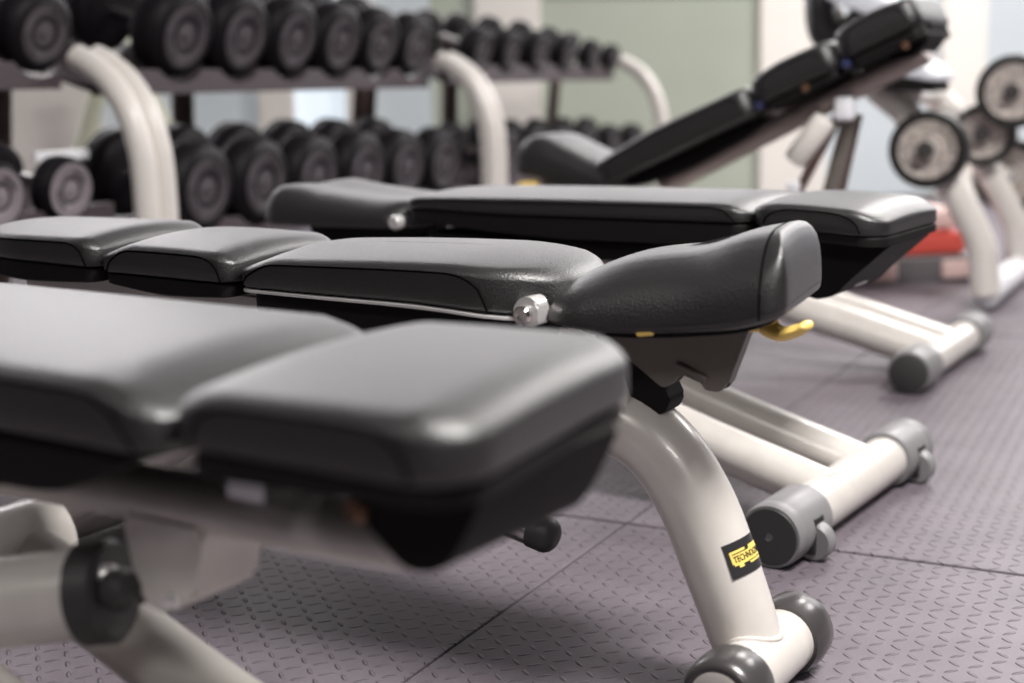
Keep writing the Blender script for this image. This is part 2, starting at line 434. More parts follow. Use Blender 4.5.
# ---- bench B: nearest sharp bench, seat end towards the right
def bench_B():
    t = empty('weight_bench', (-.445, 1.40, 0), R(-4.0))
    tag(t, 'sharply focused black weight bench with curved silver leg and yellow latch', 'weight bench', 'row of black weight benches')
    foot_narrow(t, .130)
    path = [(-.010, 0, .046), (-.019, 0, .070), (-.046, 0, .139), (-.075, 0, .207), (-.114, 0, .262), (-.162, 0, .291), (-.24, 0, .304), (-.40, 0, .307), (-.74, 0, .307)]
    N = (len(path)-1)*8+1
    bm = B(); tube(bm, path, [.0365+.0055*min(1, q/18) for q in range(N)], seg=40, n=8); leg = obj('front_leg', bm, M['frame'], t)
    bm = B(); wp = []
    for k in range(49):
        a = 2*math.pi*k/48; dx = .0345*math.cos(a); dy = .038*math.sin(a)
        zz = .044+math.sqrt(max(1e-6, .0362**2-min(abs(dx-.014), .0355)**2))
        wp.append((-.014+dx, dy, zz))
    tube(bm, wp, .0033, seg=8); obj('weld_bead', bm, M['frame'], leg)
    # sticker wrapped round the leg
    ax = (V(-.019, 0, .070)-V(-.075, 0, .207)).normalized(); c0 = V(-.0505, 0, .149)
    e2 = V(0, 1, 0); e1 = e2.cross(-ax)
    rad = .0424
    def wrap(a, q, r=rad): return c0 - ax*q + (e1*math.cos(a) + e2*math.sin(a))*r
    def patch(a0, a1, s0, s1, r, n=14):
        b = B(); q = [[b.verts.new(wrap(a0+(a1-a0)*i/n, s, r)) for i in range(n+1)] for s in (s0, s1)]
        q2 = [[b.verts.new(wrap(a0+(a1-a0)*i/n, s, r-.0012)) for i in range(n+1)] for s in (s0, s1)]
        for i in range(n):
            b.faces.new((q[0][i], q[0][i+1], q[1][i+1], q[1][i])); b.faces.new((q2[0][i], q2[1][i], q2[1][i+1], q2[0][i+1]))
            b.faces.new((q[0][i], q2[0][i], q2[0][i+1], q[0][i+1])); b.faces.new((q[1][i], q[1][i+1], q2[1][i+1], q2[1][i]))
        b.faces.new((q[0][0], q[1][0], q2[1][0], q2[0][0])); b.faces.new((q[0][n], q2[0][n], q2[1][n], q[1][n]))
        return b
    AC = R(-16)                                # sticker middle round the leg
    st = obj('sticker', patch(AC-.62, AC+.62, -.0185, .0185, rad+.0005), M['sticker'], leg)
    me = bpy.data.meshes.new('plate_shape'); b = patch(AC-.46, AC+.60, -.0062, .0062, rad+.0010)
    for a0, a1, s0, s1 in ((AC-.50, AC-.02, -.0040, .0092), (AC-.34, AC-.20, -.0092, .002), (AC+.02, AC+.60, -.0092, .004), (AC+.14, AC+.60, -.002, .0092)):
        bb = patch(a0, a1, s0, s1, rad+.00095); bb.to_mesh(me); b.from_mesh(me); bb.free()
    obj('logo_plate', b, M['logo'], st)
    cu = bpy.data.curves.new('lettering', 'FONT'); cu.body = 'TECHNOGYM'; cu.size = .0098; cu.align_x = 'LEFT'; cu.align_y = 'CENTER'; cu.extrude = .0001; cu.offset = .0001
    to = bpy.data.objects.new('lettering', cu); COL.objects.link(to)
    bpy.context.view_layer.update()
    me = bpy.data.meshes.new_from_object(to.evaluated_get(bpy.context.evaluated_depsgraph_get())); bpy.data.objects.remove(to)
    b = B(); b.from_mesh(me)
    for v in b.verts: v.co = wrap(AC-.44+v.co.x*.70/rad, v.co.y, rad+.0014+v.co.z*.5)
    for a0, a1, q in ((-.44, .10, .0062), (.02, .52, -.0062)):
        bb = patch(AC+a0, AC+a1, q-.0004, q+.0004, rad+.0014); bb.to_mesh(me); b.from_mesh(me); bb.free()
    obj('lettering', b, M['print'], st, smooth=False)
    # black block between leg and seat bracket, with a bright lug
    bm = B(); extr(bm, rpoly([(-.172, .318), (-.125, .303), (-.104, .311), (-.098, .325), (-.108, .345), (-.10, .40), (-.19, .40)], .005), -.019, .019, .002); obj('hinge_block', bm, M['shell'], t)
    bm = B(); extr(bm, rpoly([(-.182, .310), (-.150, .302), (-.142, .325), (-.150, .350), (-.166, .365), (-.184, .36)], .008), -.030, -.0245, .001); obj('hinge_lug', bm, M['frame'], t)
    bolt(t, (-.160, -.031, .334), (0, -1, 0), .008, .006, M['steel'])
    # taupe bracket under the seat
    poly = rpoly([(-.215, .425), (-.001, .432), (-.030, .352), (-.038, .340), (-.056, .341), (-.060, .348), (-.084, .356), (-.092, .345), (-.104, .338), (-.132, .358), (-.205, .405)], [.003, .004, .012, .008, .006, .004, .006, .008, .012, .01, .004])
    for q in (-1, 1):
        bm = B(); extr(bm, poly, -.014+q*.008-.0018, -.014+q*.008+.0018, .0005); br = obj('seat_bracket', bm, M['plate'], t)
        bm = B(); tube(bm, [(-.085, -.014+q*.0102, .3655), (-.056, -.014+q*.0102, .3535)], .0042, seg=10, dome=.004); obj('pressed_rib', bm, M['plate'], br)
    bm = B(); extr(bm, [(-.004, .428), (-.0005, .428), (-.030, .350), (-.034, .351)], -.022, -.006); obj('bracket_web', bm, M['plate'], t)
    # yellow latch
    bm = B(); tube(bm, [(-.018, -.012, .410), (.018, -.014, .413)], .0065, seg=12, ry=.010); la = obj('latch', bm, M['yellow'], t)
    bm = B(); tube(bm, [(.010, -.014, .410), (.026, -.016, .4055), (.044, -.018, .411), (.052, -.018, .416)], [.0085-.003*q/18 for q in range(19)], seg=18, n=6, ry=.016, dome=.005); obj('latch_paddle', bm, M['yellow'], la)
    bm = B(); tube(bm, [(-.094, -.100, .4115), (-.080, -.100, .4135)], .0042, seg=10, dome=.003); obj('pull_tab', bm, M['yellow'], t)
    # saddle seat
    zt = lerp_fn([(-.225, .440), (-.19, .463), (-.13, .483), (-.06, .493), (-.01, .509), (.05, .521)]); zb = lerp_fn([(-.23, .414), (-.15, .409), (-.02, .420), (.07, .447)])
    p = Pad(-.238, .044, .112, zt, zb, ra=.062, rb=.024, edge=.060, kx=.30, crown=.010, ws=lerp_fn([(-.23, 1.0), (-.08, .95), (.02, 1.0)]), dip=0.0, sh=-.17, low=.006)
    so = pad_obj('seat_pad', p, t, seam=False)
    XS = .020
    ring = [p.P(XS, -p.w-.0003, hh) for hh in (.05, .2, .3)]
    Tm = p.zt((p.x0+p.x1)/2)-p.zb((p.x0+p.x1)/2); he = 1-min(p.edge, Tm*.9)/Tm; e = min(p.edge, Tm*.9)
    he2 = 1 if (p.x1-XS) >= e*p.kx else he+(1-he)*math.sin(math.acos(1-(p.x1-XS)/p.kx/e))
    arc = [(p.w-e*(1-math.cos(R(a)))+.0002, min(he2, he+(1-he)*math.sin(R(a)))) for a in range(0, 91, 10)]
    ring += [p.P(XS, -y, h)+V(0, 0, .0002) for y, h in arc]
    for k in range(1, 20): ring.append(p.P(XS, (-p.w+e)*(1-k/10.), he2)+V(0, 0, .0002))
    ring += [p.P(XS, y, h)+V(0, 0, .0002) for y, h in arc[::-1]]
    bm = B(); tube(bm, ring, .0009, seg=6, ref=(1, 0, 0)); obj('seam_piping', bm, M['piping'], so)
    bm = B(); Pad(-.205, .028, .095, lambda x: zb(x)+.006, lambda x: zb(x)-.006, ra=.06, rb=.03, edge=.004, crown=0, sh=-.17).mesh(bm); obj('seat_base', bm, M['shell'], t)
    # main pad with rounded nose
    wsm = lerp_fn([(-.61, .97), (-.45, 1.03), (-.2, .98)])
    p = Pad(-0.631, -0.197, .122, lerp_fn([(-.618, .463), (-.57, .476), (-.34, .481), (-.25, .474), (-.184, .455)]), lerp_fn([(-.62, .431), (-.4, .429), (-.18, .414)]), ra=.022, rb=.105, edge=.013, kx=1.7, crown=.009, ws=wsm, sh=-.12)
    pad_obj('main_pad', p, t, h=.80, xa=-.625, xb=-.277, drop=.05, down=.05)
    zbm = lerp_fn([(-.62, .4305), (-.4, .4285), (-.18, .4135)])
    bm = B(); Pad(-0.627, -0.201, .125, zbm, lambda x: zbm(x)-.0035, ra=.02, rb=.10, edge=.0012, crown=0, low=.001, ws=wsm, sh=-.12).mesh(bm); obj('pad_board', bm, M['steel'], t)
    bm = B(); Pad(-0.618, -0.233, .108, lambda x: zbm(x)-.0035, lerp_fn([(-.6, .40), (-.4, .372), (-.22, .385)]), ra=.02, rb=.08, edge=.004, crown=0, sh=-.12).mesh(bm); obj('pad_shell', bm, M['shell'], t)
    # two shorter pads
    p = Pad(-0.861, -0.636, .122, lerp_fn([(-.848, .471), (-.80, .483), (-.67, .480), (-.623, .466)]), lerp_fn([(-.85, .439), (-.62, .434)]), ra=.022, rb=.022, edge=.013, kx=1.7, crown=.009, sh=-.12)
    pad_obj('back_pad', p, t, h=.82, drop=.04, down=.05)
    bm = B(); Pad(-0.858, -0.641, .117, lerp_fn([(-.85, .4385), (-.62, .4335)]), lerp_fn([(-.85, .424), (-.74, .414), (-.62, .418)]), ra=.02, rb=.02, edge=.006, crown=0, sh=-.12).mesh(bm); obj('pad_shell', bm, M['shell'], t)
    wsh = lerp_fn([(-1.17, .80), (-1.0, 1.0), (-.85, 1.0)])
    p = Pad(-1.188, -0.866, .122, lerp_fn([(-1.175, .472), (-1.10, .489), (-.90, .489), (-.853, .474)]), lerp_fn([(-1.17, .452), (-.85, .442)]), ra=.05, rb=.022, edge=.013, kx=1.7, crown=.009, ws=wsh, sh=-.12)
    pad_obj('head_pad', p, t, h=.82, drop=.04, down=.05)
    bm = B(); Pad(-1.173, -0.871, .117, lerp_fn([(-1.17, .4515), (-.85, .4415)]), lerp_fn([(-1.17, .434), (-1.0, .420), (-.85, .424)]), ra=.04, rb=.02, edge=.006, crown=0, ws=wsh, sh=-.12).mesh(bm); obj('pad_shell', bm, M['shell'], t)
    bm = B(); extr(bm, [(-1.10, .425), (-.22, .395), (-.22, .355), (-1.10, .385)], -.03, .03, .006); obj('pad_beam', bm, M['frame'], t)
    # bright hinge casting between main pad and seat
    bm = B(); extr(bm, rpoly([(-.234, .412), (-.206, .412), (-.205, .436), (-.214, .443), (-.227, .441), (-.235, .430)], .005), -.112, -.088, .002); obj('hinge_casting', bm, M['steel'], t)
    bolt(t, (-.221, -.113, .423), (0, -1, 0), .0105, .008, M['chrome'])
    # chrome bar low under the bench with domed black end
    a = V(-.68, 0, .242); b2 = V(-.268, 0, .1455); d = (b2-a).normalized()
    bm = B(); tube(bm, [a, b2], .0205, seg=32); cb = obj('chrome_bar', bm, M['chrome'], t)
    bm = B(); lathe(bm, [(-.016, .0208), (-.016, .0216), (0, .0216), (.006, .0208), (.011, .0180), (.015, .013), (.0165, .007), (.017, 0)], b2, d, 32); obj('bar_cap', bm, M['capdark'], cb)
    # far end base
    bm = B(); tube(bm, [(-.74, -.06, .25), (-.74, .06, .25)], .05, seg=28, ref=(0, 0, 1)); obj('pivot_hub', bm, M['frame'], t)
    bm = B(); tube(bm, [(-.74, 0, .21), (-.74, 0, .38)], .033, seg=24); obj('post', bm, M['frame'], t)
    bm = B(); tube(bm, [(-1.10, -.25, .045), (-1.10, .25, .045)], .038, seg=28, ref=(0, 0, 1)); obj('foot_bar', bm, M['frame'], t)
    for q in (-1, 1):
        bm = B(); tube(bm, [(-1.10, q*.08, .05), (-.93, q*.075, .14), (-.74, q*.045, .25)], .034, seg=24, n=6); obj('base_tube', bm, M['frame'], t)
        bm = B(); lathe(bm, [(-.07, .039), (-.07, .045), (0, .045), (.004, .04), (.004, 0)], (-1.10, q*.25, .045), (0, q, 0), 30); obj('end_cap', bm, M['capgrey'], t)
    return t
bench_B()

# ---- bench A: blurred foreground bench
def bench_A():
    t = empty('weight_bench', (-.45, .78, 0), R(-7.0))
    tag(t, 'blurred black weight bench closest to the viewer, its squared head pad filling the lower left', 'weight bench', 'row of black weight benches')
    p = Pad(-.148, .080, .142, lerp_fn([(-.148, .480), (-.10, .488), (.04, .490), (.08, .482)]), .444, ra=.03, rb=.045, edge=.015, kx=1.3, crown=.006, sh=-.16)
    pad_obj('head_pad', p, t, h=.80, drop=.04)
    bm = B(); Pad(-.14, .076, .136, .4435, lerp_fn([(-.14, .425), (.08, .432)]), ra=.025, rb=.04, edge=.008, crown=0, sh=-.16).mesh(bm); obj('pad_shell', bm, M['shell'], t)
    poly = rpoly([(-.065, .436), (.075, .436), (.055, .395), (.038, .372), (.010, .368), (-.02, .392)], [.004, .004, .03, .02, .02, .01])
    bm = B(); extr(bm, poly, -.075, .075, .006); obj('head_bracket', bm, M['shell'], t)
    bolt(t, (-.026, -.0755, .402), (0, -1, 0), .008, .006, M['brass'])
    p = Pad(-.85, -.154, .142, lerp_fn([(-.85, .488), (-.22, .486), (-.154, .468)]), .434, ra=.03, rb=.03, edge=.015, kx=1.7, crown=.007, sh=-.16)
    pad_obj('back_pad', p, t, h=.80, drop=.06)
    bm = B(); Pad(-.84, -.17, .125, .4335, lerp_fn([(-.84, .395), (-.4, .385), (-.28, .388), (-.17, .425)]), ra=.03, rb=.02, edge=.01, crown=0).mesh(bm); obj('pad_shell', bm, M['shell'], t)
    bolt(t, (-.335, -.118, .392), (0, -1, 0), .009, .008, M['brass'])
    bm = B(); tube(bm, [(-.90, 0, .340), (-.09, 0, .357), (-.04, 0, .359)], .021, seg=24, ry=.032); obj('pad_beam', bm, M['frame'], t)
    bm = B(); box(bm, (-.185, -.036, .376), (-.15, -.031, .402), bev=.002); obj('white_tag', bm, M['white'], t)
    bm = B(); extr(bm, rpoly([(-.305, .345), (-.215, .345), (-.228, .290), (-.262, .272), (-.29, .276)], .008), -.032, .032, .004); lug = obj('beam_lug', bm, M['frame'], t)
    bolt(t, (-.25, -.034, .286), (0, -1, 0), .007, .007, M['steel'])
    # telescopic strut with black collar and pull pin
    a = V(-.64, -.165, .225); b = V(-.338, -.03, .275); d = (b-a).normalized()
    bm = B(); tube(bm, [a, b], .036, seg=32); so = obj('strut_tube', bm, M['frame'], t)
    bm = B(); lathe(bm, [(-.012, .036), (-.012, .0415), (.010, .0415), (.014, .037), (.014, .014), (.05, .012), (.05, 0)], b, d, 32); obj('strut_collar', bm, M['capdark'], so)
    bm = B(); lathe(bm, [(0, .007), (.012, .007), (.014, .013), (.022, .0165), (.034, .0155), (.040, .009), (.041, 0)], b+d*.012+V(0, -.018, .012), d+V(.25, -.25, -.25), 24); kn = obj('pull_pin', bm, M['capdark'], so)
    bolt(so, b+d*.016+V(0, -.016, .016), d, .009, .012, M['steel'], name='pin_bolt')
    bm = B(); lathe(bm, [(-.02, .024), (.012, .026), (.02, .024), (.024, .016), (.024, 0)], V(-.485, -.098, .192), (0, -1, 0.1), 28); obj('side_knob', bm, M['capdark'], t)
    foot_wide(t, .28, x=.0, tubes=((-.08, .034), (.08, .034)), top=(-.60, .235), wheels=True)
    bm = B(); tube(bm, [(-.60, -.12, .235), (-.60, .12, .235)], .042, seg=28, ref=(0, 0, 1)); obj('pivot_hub', bm, M['frame'], t)
    bm = B(); tube(bm, [(-.60, 0, .235), (-.72, 0, .29), (-.9, 0, .335)], .034, seg=24, n=6); obj('spine', bm, M['frame'], t)
    bm = B(); tube(bm, [(-.9, 0, .335), (-1.05, 0, .25), (-1.12, 0, .04)], .038, seg=24, n=6); obj('rear_leg', bm, M['frame'], t)
    bm = B(); tube(bm, [(-1.12, -.12, .04), (-1.12, .12, .04)], .036, seg=24, ref=(0, 0, 1), dome=.01); obj('rear_foot', bm, M['frame'], t)
    return t
bench_A()

# ---- bench C: behind, head end to the right, two-tube wheeled foot
def bench_C():
    t = empty('weight_bench', (-.534, 2.094, 0), R(-6.0))
    tag(t, 'flat black weight bench behind the sharp one, on a wide wheeled silver base', 'weight bench', 'row of black weight benches')
    foot_wide(t, .285)
    bm = B(); tube(bm, [(-.62, -.12, .27), (-.62, .12, .27)], .045, seg=28, ref=(0, 0, 1)); obj('pivot_hub', bm, M['frame'], t)
    bm = B(); tube(bm, [(-.62, 0, .27), (-.8, 0, .30), (-1.0, 0, .26), (-1.1, 0, .15), (-1.13, 0, .05)], .04, seg=24, n=6); obj('rear_leg', bm, M['frame'], t)
    bm = B(); tube(bm, [(-1.13, -.12, .044), (-1.13, .12, .044)], .036, seg=24, ref=(0, 0, 1), dome=.01); obj('rear_foot', bm, M['frame'], t)
    bm = B(); box(bm, (-1.0, -.03, .355), (.02, .03, .395), bev=.008, seg=3); obj('pad_beam', bm, M['frame'], t)
    for s in (-1, 1):
        bm = B(); extr(bm, rpoly([(-.66, .25), (-.58, .25), (-.56, .37), (-.68, .37)], .01), s*.04-.003, s*.04+.003, .001); obj('beam_plate', bm, M['frame'], t)
    bm = B(); lathe(bm, [(0, .013), (.02, .014), (.024, .012), (.024, 0)], (-.045, -.045, .372), (0, -1, 0), 20); obj('bolt', bm, M['steel'], t)
    bm = B(); box(bm, (-.075, -.052, .345), (-.035, -.035, .39), bev=.004); obj('latch', bm, M['yellow'], t)
    p = Pad(-.102, .094, .140, lerp_fn([(-.10, .488), (-.06, .492), (.05, .486), (.094, .470)]), lerp_fn([(-.10, .453), (.094, .440)]), ra=.03, rb=.04, edge=.013, kx=1.5, crown=.008)
    pad_obj('head_pad', p, t, h=.80, drop=.045)
    bm = B(); Pad(-.096, .094, .136, lerp_fn([(-.09, .4525), (.12, .4395)]), lerp_fn([(-.09, .438), (.12, .425)]), ra=.025, rb=.035, edge=.004, crown=0).mesh(bm); obj('pad_shell', bm, M['shell'], t)
    poly = rpoly([(-.20, .438), (.092, .428), (.03, .372), (.01, .350), (-.025, .342), (-.05, .36), (-.07, .395), (-.2, .41)], [.004, .006, .02, .02, .02, .02, .02, .004])
    bm = B(); extr(bm, poly, -.09, .09, .006); obj('head_bracket', bm, M['shell'], t)
    p = Pad(-.730, -.106, .140, lerp_fn([(-.742, .480), (-.70, .487), (-.4, .490), (-.15, .490), (-.092, .474)]), lerp_fn([(-.74, .462), (-.5, .455), (-.092, .455)]), ra=.025, rb=.025, edge=.012, kx=1.6, crown=.008)
    pad_obj('back_pad', p, t, h=.80, drop=.045)
    bm = B(); Pad(-.725, -.11, .138, lerp_fn([(-.74, .461), (-.5, .454), (-.09, .454)]), lerp_fn([(-.74, .44), (-.4, .42), (-.1, .42)]), ra=.02, rb=.02, edge=.004, crown=0).mesh(bm); obj('pad_shell', bm, M['shell'], t)
    bm = B(); Pad(-.71, -.13, .11, .42, lerp_fn([(-.74, .41), (-.4, .385), (-.1, .395)]), ra=.02, rb=.02, edge=.008, crown=0).mesh(bm); obj('pad_shell', bm, M['shell'], t)
    p = Pad(-1.075, -.724, .135, lerp_fn([(-1.085, .488), (-1.04, .496), (-.95, .485), (-.80, .474), (-.736, .474)]), lerp_fn([(-1.09, .420), (-.73, .424)]), ra=.045, rb=.06, edge=.045, crown=.008, dip=.008)
    pad_obj('seat_pad', p, t, seam=False)
    bm = B(); extr(bm, rpoly([(-1.03, .424), (-.77, .424), (-.81, .34), (-.93, .31), (-.98, .35)], .02), -.05, .05, .003); obj('seat_bracket', bm, M['shell'], t)
    bm = B(); lathe(bm, [(0, .012), (.012, .013), (.018, .010), (.018, 0)], (-.742, -.135, .437), (0, -1, 0), 18); obj('hinge_casting', bm, M['steel'], t)
    return t
bench_C()

# ---- bench D: raised back rest
def bench_D():
    t = empty('weight_bench', (-.614, 3.261, 0), R(-3.0))
    tag(t, 'black weight bench with its jointed back rest raised steeply', 'weight bench', 'row of black weight benches')
    bm = B(); tube(bm, [(0, -.29, .045), (0, .29, .045)], .038, seg=28, ref=(0, 0, 1)); obj('foot_bar', bm, M['frame'], t)
    for s in (-1, 1):
        bm = B(); lathe(bm, [(-.11, .039), (-.11, .0455), (-.10, .047), (-.006, .047), (.0, .044), (.0, .041)], (0, s*.295, .046), (0, s, 0), 32); cp = obj('end_cap', bm, M['capgrey'], t)
        bm = B(); lathe(bm, [(-.004, .0415), (.003, .0415), (.005, .038), (.005, 0)], (0, s*.295, .046), (0, s, 0), 32); obj('cap_disc', bm, M['capdark'], cp)
    for v in (-.09, .03):
        bm = B(); tube(bm, [(0, v, .05), (-.16, v, .095), (-.33, v, .142), (-.62, v*.6, .25)], .041, seg=28, n=6); obj('base_tube', bm, M['frame'], t)
    bm = B(); tube(bm, [(-.62, -.1, .25), (-.62, .1, .25)], .05, seg=28, ref=(0, 0, 1)); obj('pivot_hub', bm, M['frame'], t)
    bm = B(); tube(bm, [(-.62, 0, .25), (-.8, 0, .30), (-1.0, 0, .25), (-1.08, 0, .14), (-1.1, 0, .05)], .04, seg=24, n=6); obj('rear_leg', bm, M['frame'], t)
    bm = B(); tube(bm, [(-1.1, -.12, .044), (-1.1, .12, .044)], .036, seg=24, ref=(0, 0, 1), dome=.01); obj('rear_foot', bm, M['frame'], t)
    bm = B(); box(bm, (-.9, -.03, .30), (-.70, .03, .40), bev=.01); obj('post', bm, M['frame'], t)
    # seat
    p = Pad(-1.06, -.765, .13, lerp_fn([(-1.06, .525), (-1.0, .537), (-.92, .508), (-.84, .475), (-.765, .455)]), lerp_fn([(-1.06, .44), (-.76, .40)]), ra=.05, rb=.05, edge=.045, crown=.008)
    pad_obj('seat_pad', p, t, seam=False)
    bm = B(); extr(bm, rpoly([(-1.02, .445), (-.80, .41), (-.83, .35), (-.93, .33), (-1.0, .36)], .02), -.05, .05, .003); obj('seat_bracket', bm, M['plate'], t)
    bm = B(); tube(bm, [(-1.0, -.10, .41), (-1.03, -.13, .405)], .014, seg=14, dome=.008, ry=.02); obj('latch', bm, M['yellow'], t)
    # inclined back rest built along its own axis
    bk = empty('backrest', (-.79, 0, .395), 0); bk.parent = t; bk.rotation_euler = (0, R(-23.5), 0)
    specs = [('lumbar_pad', 0.0, .428, lerp_fn([(0, .085), (.2, .098), (.40, .094)]), .02), ('shoulder_pad', .436, .645, lerp_fn([(.43, .098), (.53, .110), (.645, .104)]), .035), ('head_pad', .654, .842, lerp_fn([(.65, .112), (.74, .120), (.842, .112)]), .045)]
    for nm, a, b, z1, z0 in specs:
        p = Pad(a, b, .14, z1, z0, ra=.03, rb=.03, edge=.016, kx=1.5, crown=.007)
        pad_obj(nm, p, bk, h=.80, drop=.03)
        if z0 > .03:
            bm = B(); Pad(a+.006, b-.006, .125, z0-.001, .017, ra=.025, rb=.025, edge=.004, crown=0).mesh(bm); obj('pad_shell', bm, M['shell'], bk)
    bm = B(); extr(bm, rpoly([(.675, .045), (.845, .045), (.83, .012), (.79, -.008), (.71, .012)], [.003, .004, .03, .02, .01]), -.07, .07, .005); obj('head_bracket', bm, M['shell'], bk)
    bm = B(); extr(bm, rpoly([(.02, .02), (.40, .02), (.38, -.01), (.2, -.025), (.05, -.005)], [.003, .004, .03, .05, .01]), -.07, .07, .005); obj('back_shell', bm, M['shell'], bk)
    bm = B(); tube(bm, [(.10, 0, -.028), (.45, 0, -.014), (.80, 0, -.002)], .026, seg=20, n=4, ry=.04); obj('back_beam', bm, M['shadebeam'], bk)
    for x, z in ((.795, .012), (.56, .022)): bolt(bk, (x, -.142 if z > .01 else -.072, z), (0, -1, 0), .008, .006, M['brass'])
    for x in (.432, .650):
        bm = B(); lathe(bm, [(-.1, .010), (.03, .010), (.034, .007), (.034, 0)], (x+.008, -.1, .034), (0, -1, 0), 18); obj('hinge_pin', bm, M['navy'], bk)
    # strut holding the back rest
    a = V(-.245, -.03, .575); b = V(-.36, -.03, .36)
    bm = B(); tube(bm, [a, b], .012, seg=16); so = obj('adjusting_strut', bm, M['strut'], t)
    bm = B(); tube(bm, [V(-.235, .03, .575), V(-.29, .03, .36)], .020, seg=16, ry=.012); obj('adjusting_rail', bm, M['plate'], t)
    bm = B(); tube(bm, [V(-.225, .055, .575), V(-.27, .055, .36)], .010, seg=16); obj('adjusting_rail', bm, M['strut'], t)
    bm = B(); tube(bm, [V(-.272, -.05, .565), V(-.338, -.05, .475)], .028, seg=20, dome=.008, ref=(0, 1, 0)); obj('cream_sleeve', bm, M['arm'], t)
    bm = B(); box(bm, (-.246, -.066, .563), (-.205, -.03, .618), bev=.008, seg=3); obj('white_clip', bm, M['white'], t)
    bm = B(); box(bm, (-.36, -.055, .40), (-.33, -.035, .425), bev=.004); obj('strut_clip', bm, M['white'], t)
    bm = B(); tube(bm, [(-.62, 0, .25), (-.48, 0, .30), (-.33, 0, .36), (-.27, 0, .37)], .028, seg=20, n=5); obj('strut_carrier', bm, M['frame'], t)
    return t
bench_D()

# ------------------------------------------------------------------ weight plates and the plate-loaded bench behind
PEGS = [((-.824, 4.07, .457), 0., -1), ((-.780, 4.69, .472), .62, -1), ((-.685, 4.62, .605), .62, -1), ((-.720, 4.85, .335), .62, 1)]
def press_bench():
    t = empty('olympic_bench', (-.70, 4.15, 0), 0)
    tag(t, 'cream framed training bench with bent legs and padded seat, carrying the weight plates', 'training bench')
    # local x = world x + .70, y = 0 at the near leg
    def X(x): return x+.70
    for y in (0., .62):
        bm = B(); tube(bm, [(X(-.672), y, .045), (X(-.68), y, .13), (X(-.69), y, .19), (X(-.74), y, .29), (X(-.79), y, .372), (X(-.90), y, .545), (X(-.96), y, .60), (X(-1.03), y, .66)], .041, seg=24, n=6); obj('bent_leg', bm, M['arm'], t)
    bm = B(); tube(bm, [(X(-.672), .0, .045), (X(-.672), .66, .045)], .04, seg=24, ref=(0, 0, 1), dome=.012); obj('foot_bar', bm, M['white'], t)
    bm = B(); tube(bm, [(X(-.95), -.02, .60), (X(-.95), .66, .60)], .03, seg=20, ref=(0, 0, 1)); obj('cross_bar', bm, M['arm'], t)
    for (x, y, z), yl, side in PEGS:
        bm = B(); tube(bm, [(X(-.83), yl, .44), (X(x), yl, z)], .016, seg=14, dome=.008); obj('peg_arm', bm, M['arm'], t)
        n = abs(y-4.15-yl)+.04
        bm = B(); lathe(bm, [(0., .012), (n, .012), (n+.002, .024), (n+.02, .026), (n+.032, .02), (n+.036, 0)], (X(x), yl, z), (0, side, 0), 20); obj('plate_peg', bm, M['capsheen'], t)
    # pads
    q = empty('pad_carrier', (X(-1.04), .1, .70)); q.parent = t; q.rotation_euler = (0, R(20), 0)
    bm = B(); tube(bm, [(X(-1.03), .1, .65), (X(-1.10), .1, .76), (X(-1.16), .1, .86)], .03, seg=20, n=4); obj('pad_post', bm, M['arm'], t)
    bm = B(); tube(bm, [(X(-1.175), .06, .98), (X(-1.175), .06, .85), (X(-1.158), .06, .785), (X(-1.115), .06, .77), (X(-1.07), .06, .80), (X(-1.03), .06, .86)], .045, seg=24, n=6, ry=.06, dome=.02); obj('arm_pad', bm, M['vinyl'], t)
    bm = B(); Pad(X(-1.12), X(-.90), .13, lerp_fn([(X(-1.12), .95), (X(-.90), .86)]), lerp_fn([(X(-1.12), .88), (X(-.90), .79)]), ra=.03, rb=.03, edge=.03, crown=.01).mesh(bm); obj('back_pad', bm, M['sheenvinyl'], t)
    bm = B(); Pad(X(-.985), X(-.80), .14, lerp_fn([(X(-.985), .815), (X(-.80), .672)]), lerp_fn([(X(-.985), .672), (X(-.80), .642)]), ra=.03, rb=.03, edge=.03, crown=.01).mesh(bm); obj('seat_pad', bm, M['sheenvinyl'], t)
    bm = B(); Pad(X(-.99), X(-.81), .13, lerp_fn([(X(-.985), .671), (X(-.80), .641)]), lerp_fn([(X(-.985), .63), (X(-.80), .612)]), ra=.03, rb=.03, edge=.012, crown=0).mesh(bm); obj('seat_base', bm, M['shell'], t)
    bm = B(); tube(bm, [(X(-.90), 0, .60), (X(-.88), 0, .64)], .03, seg=16, ref=(0, 1, 0)); obj('seat_post', bm, M['arm'], t)
    return t
press_bench()

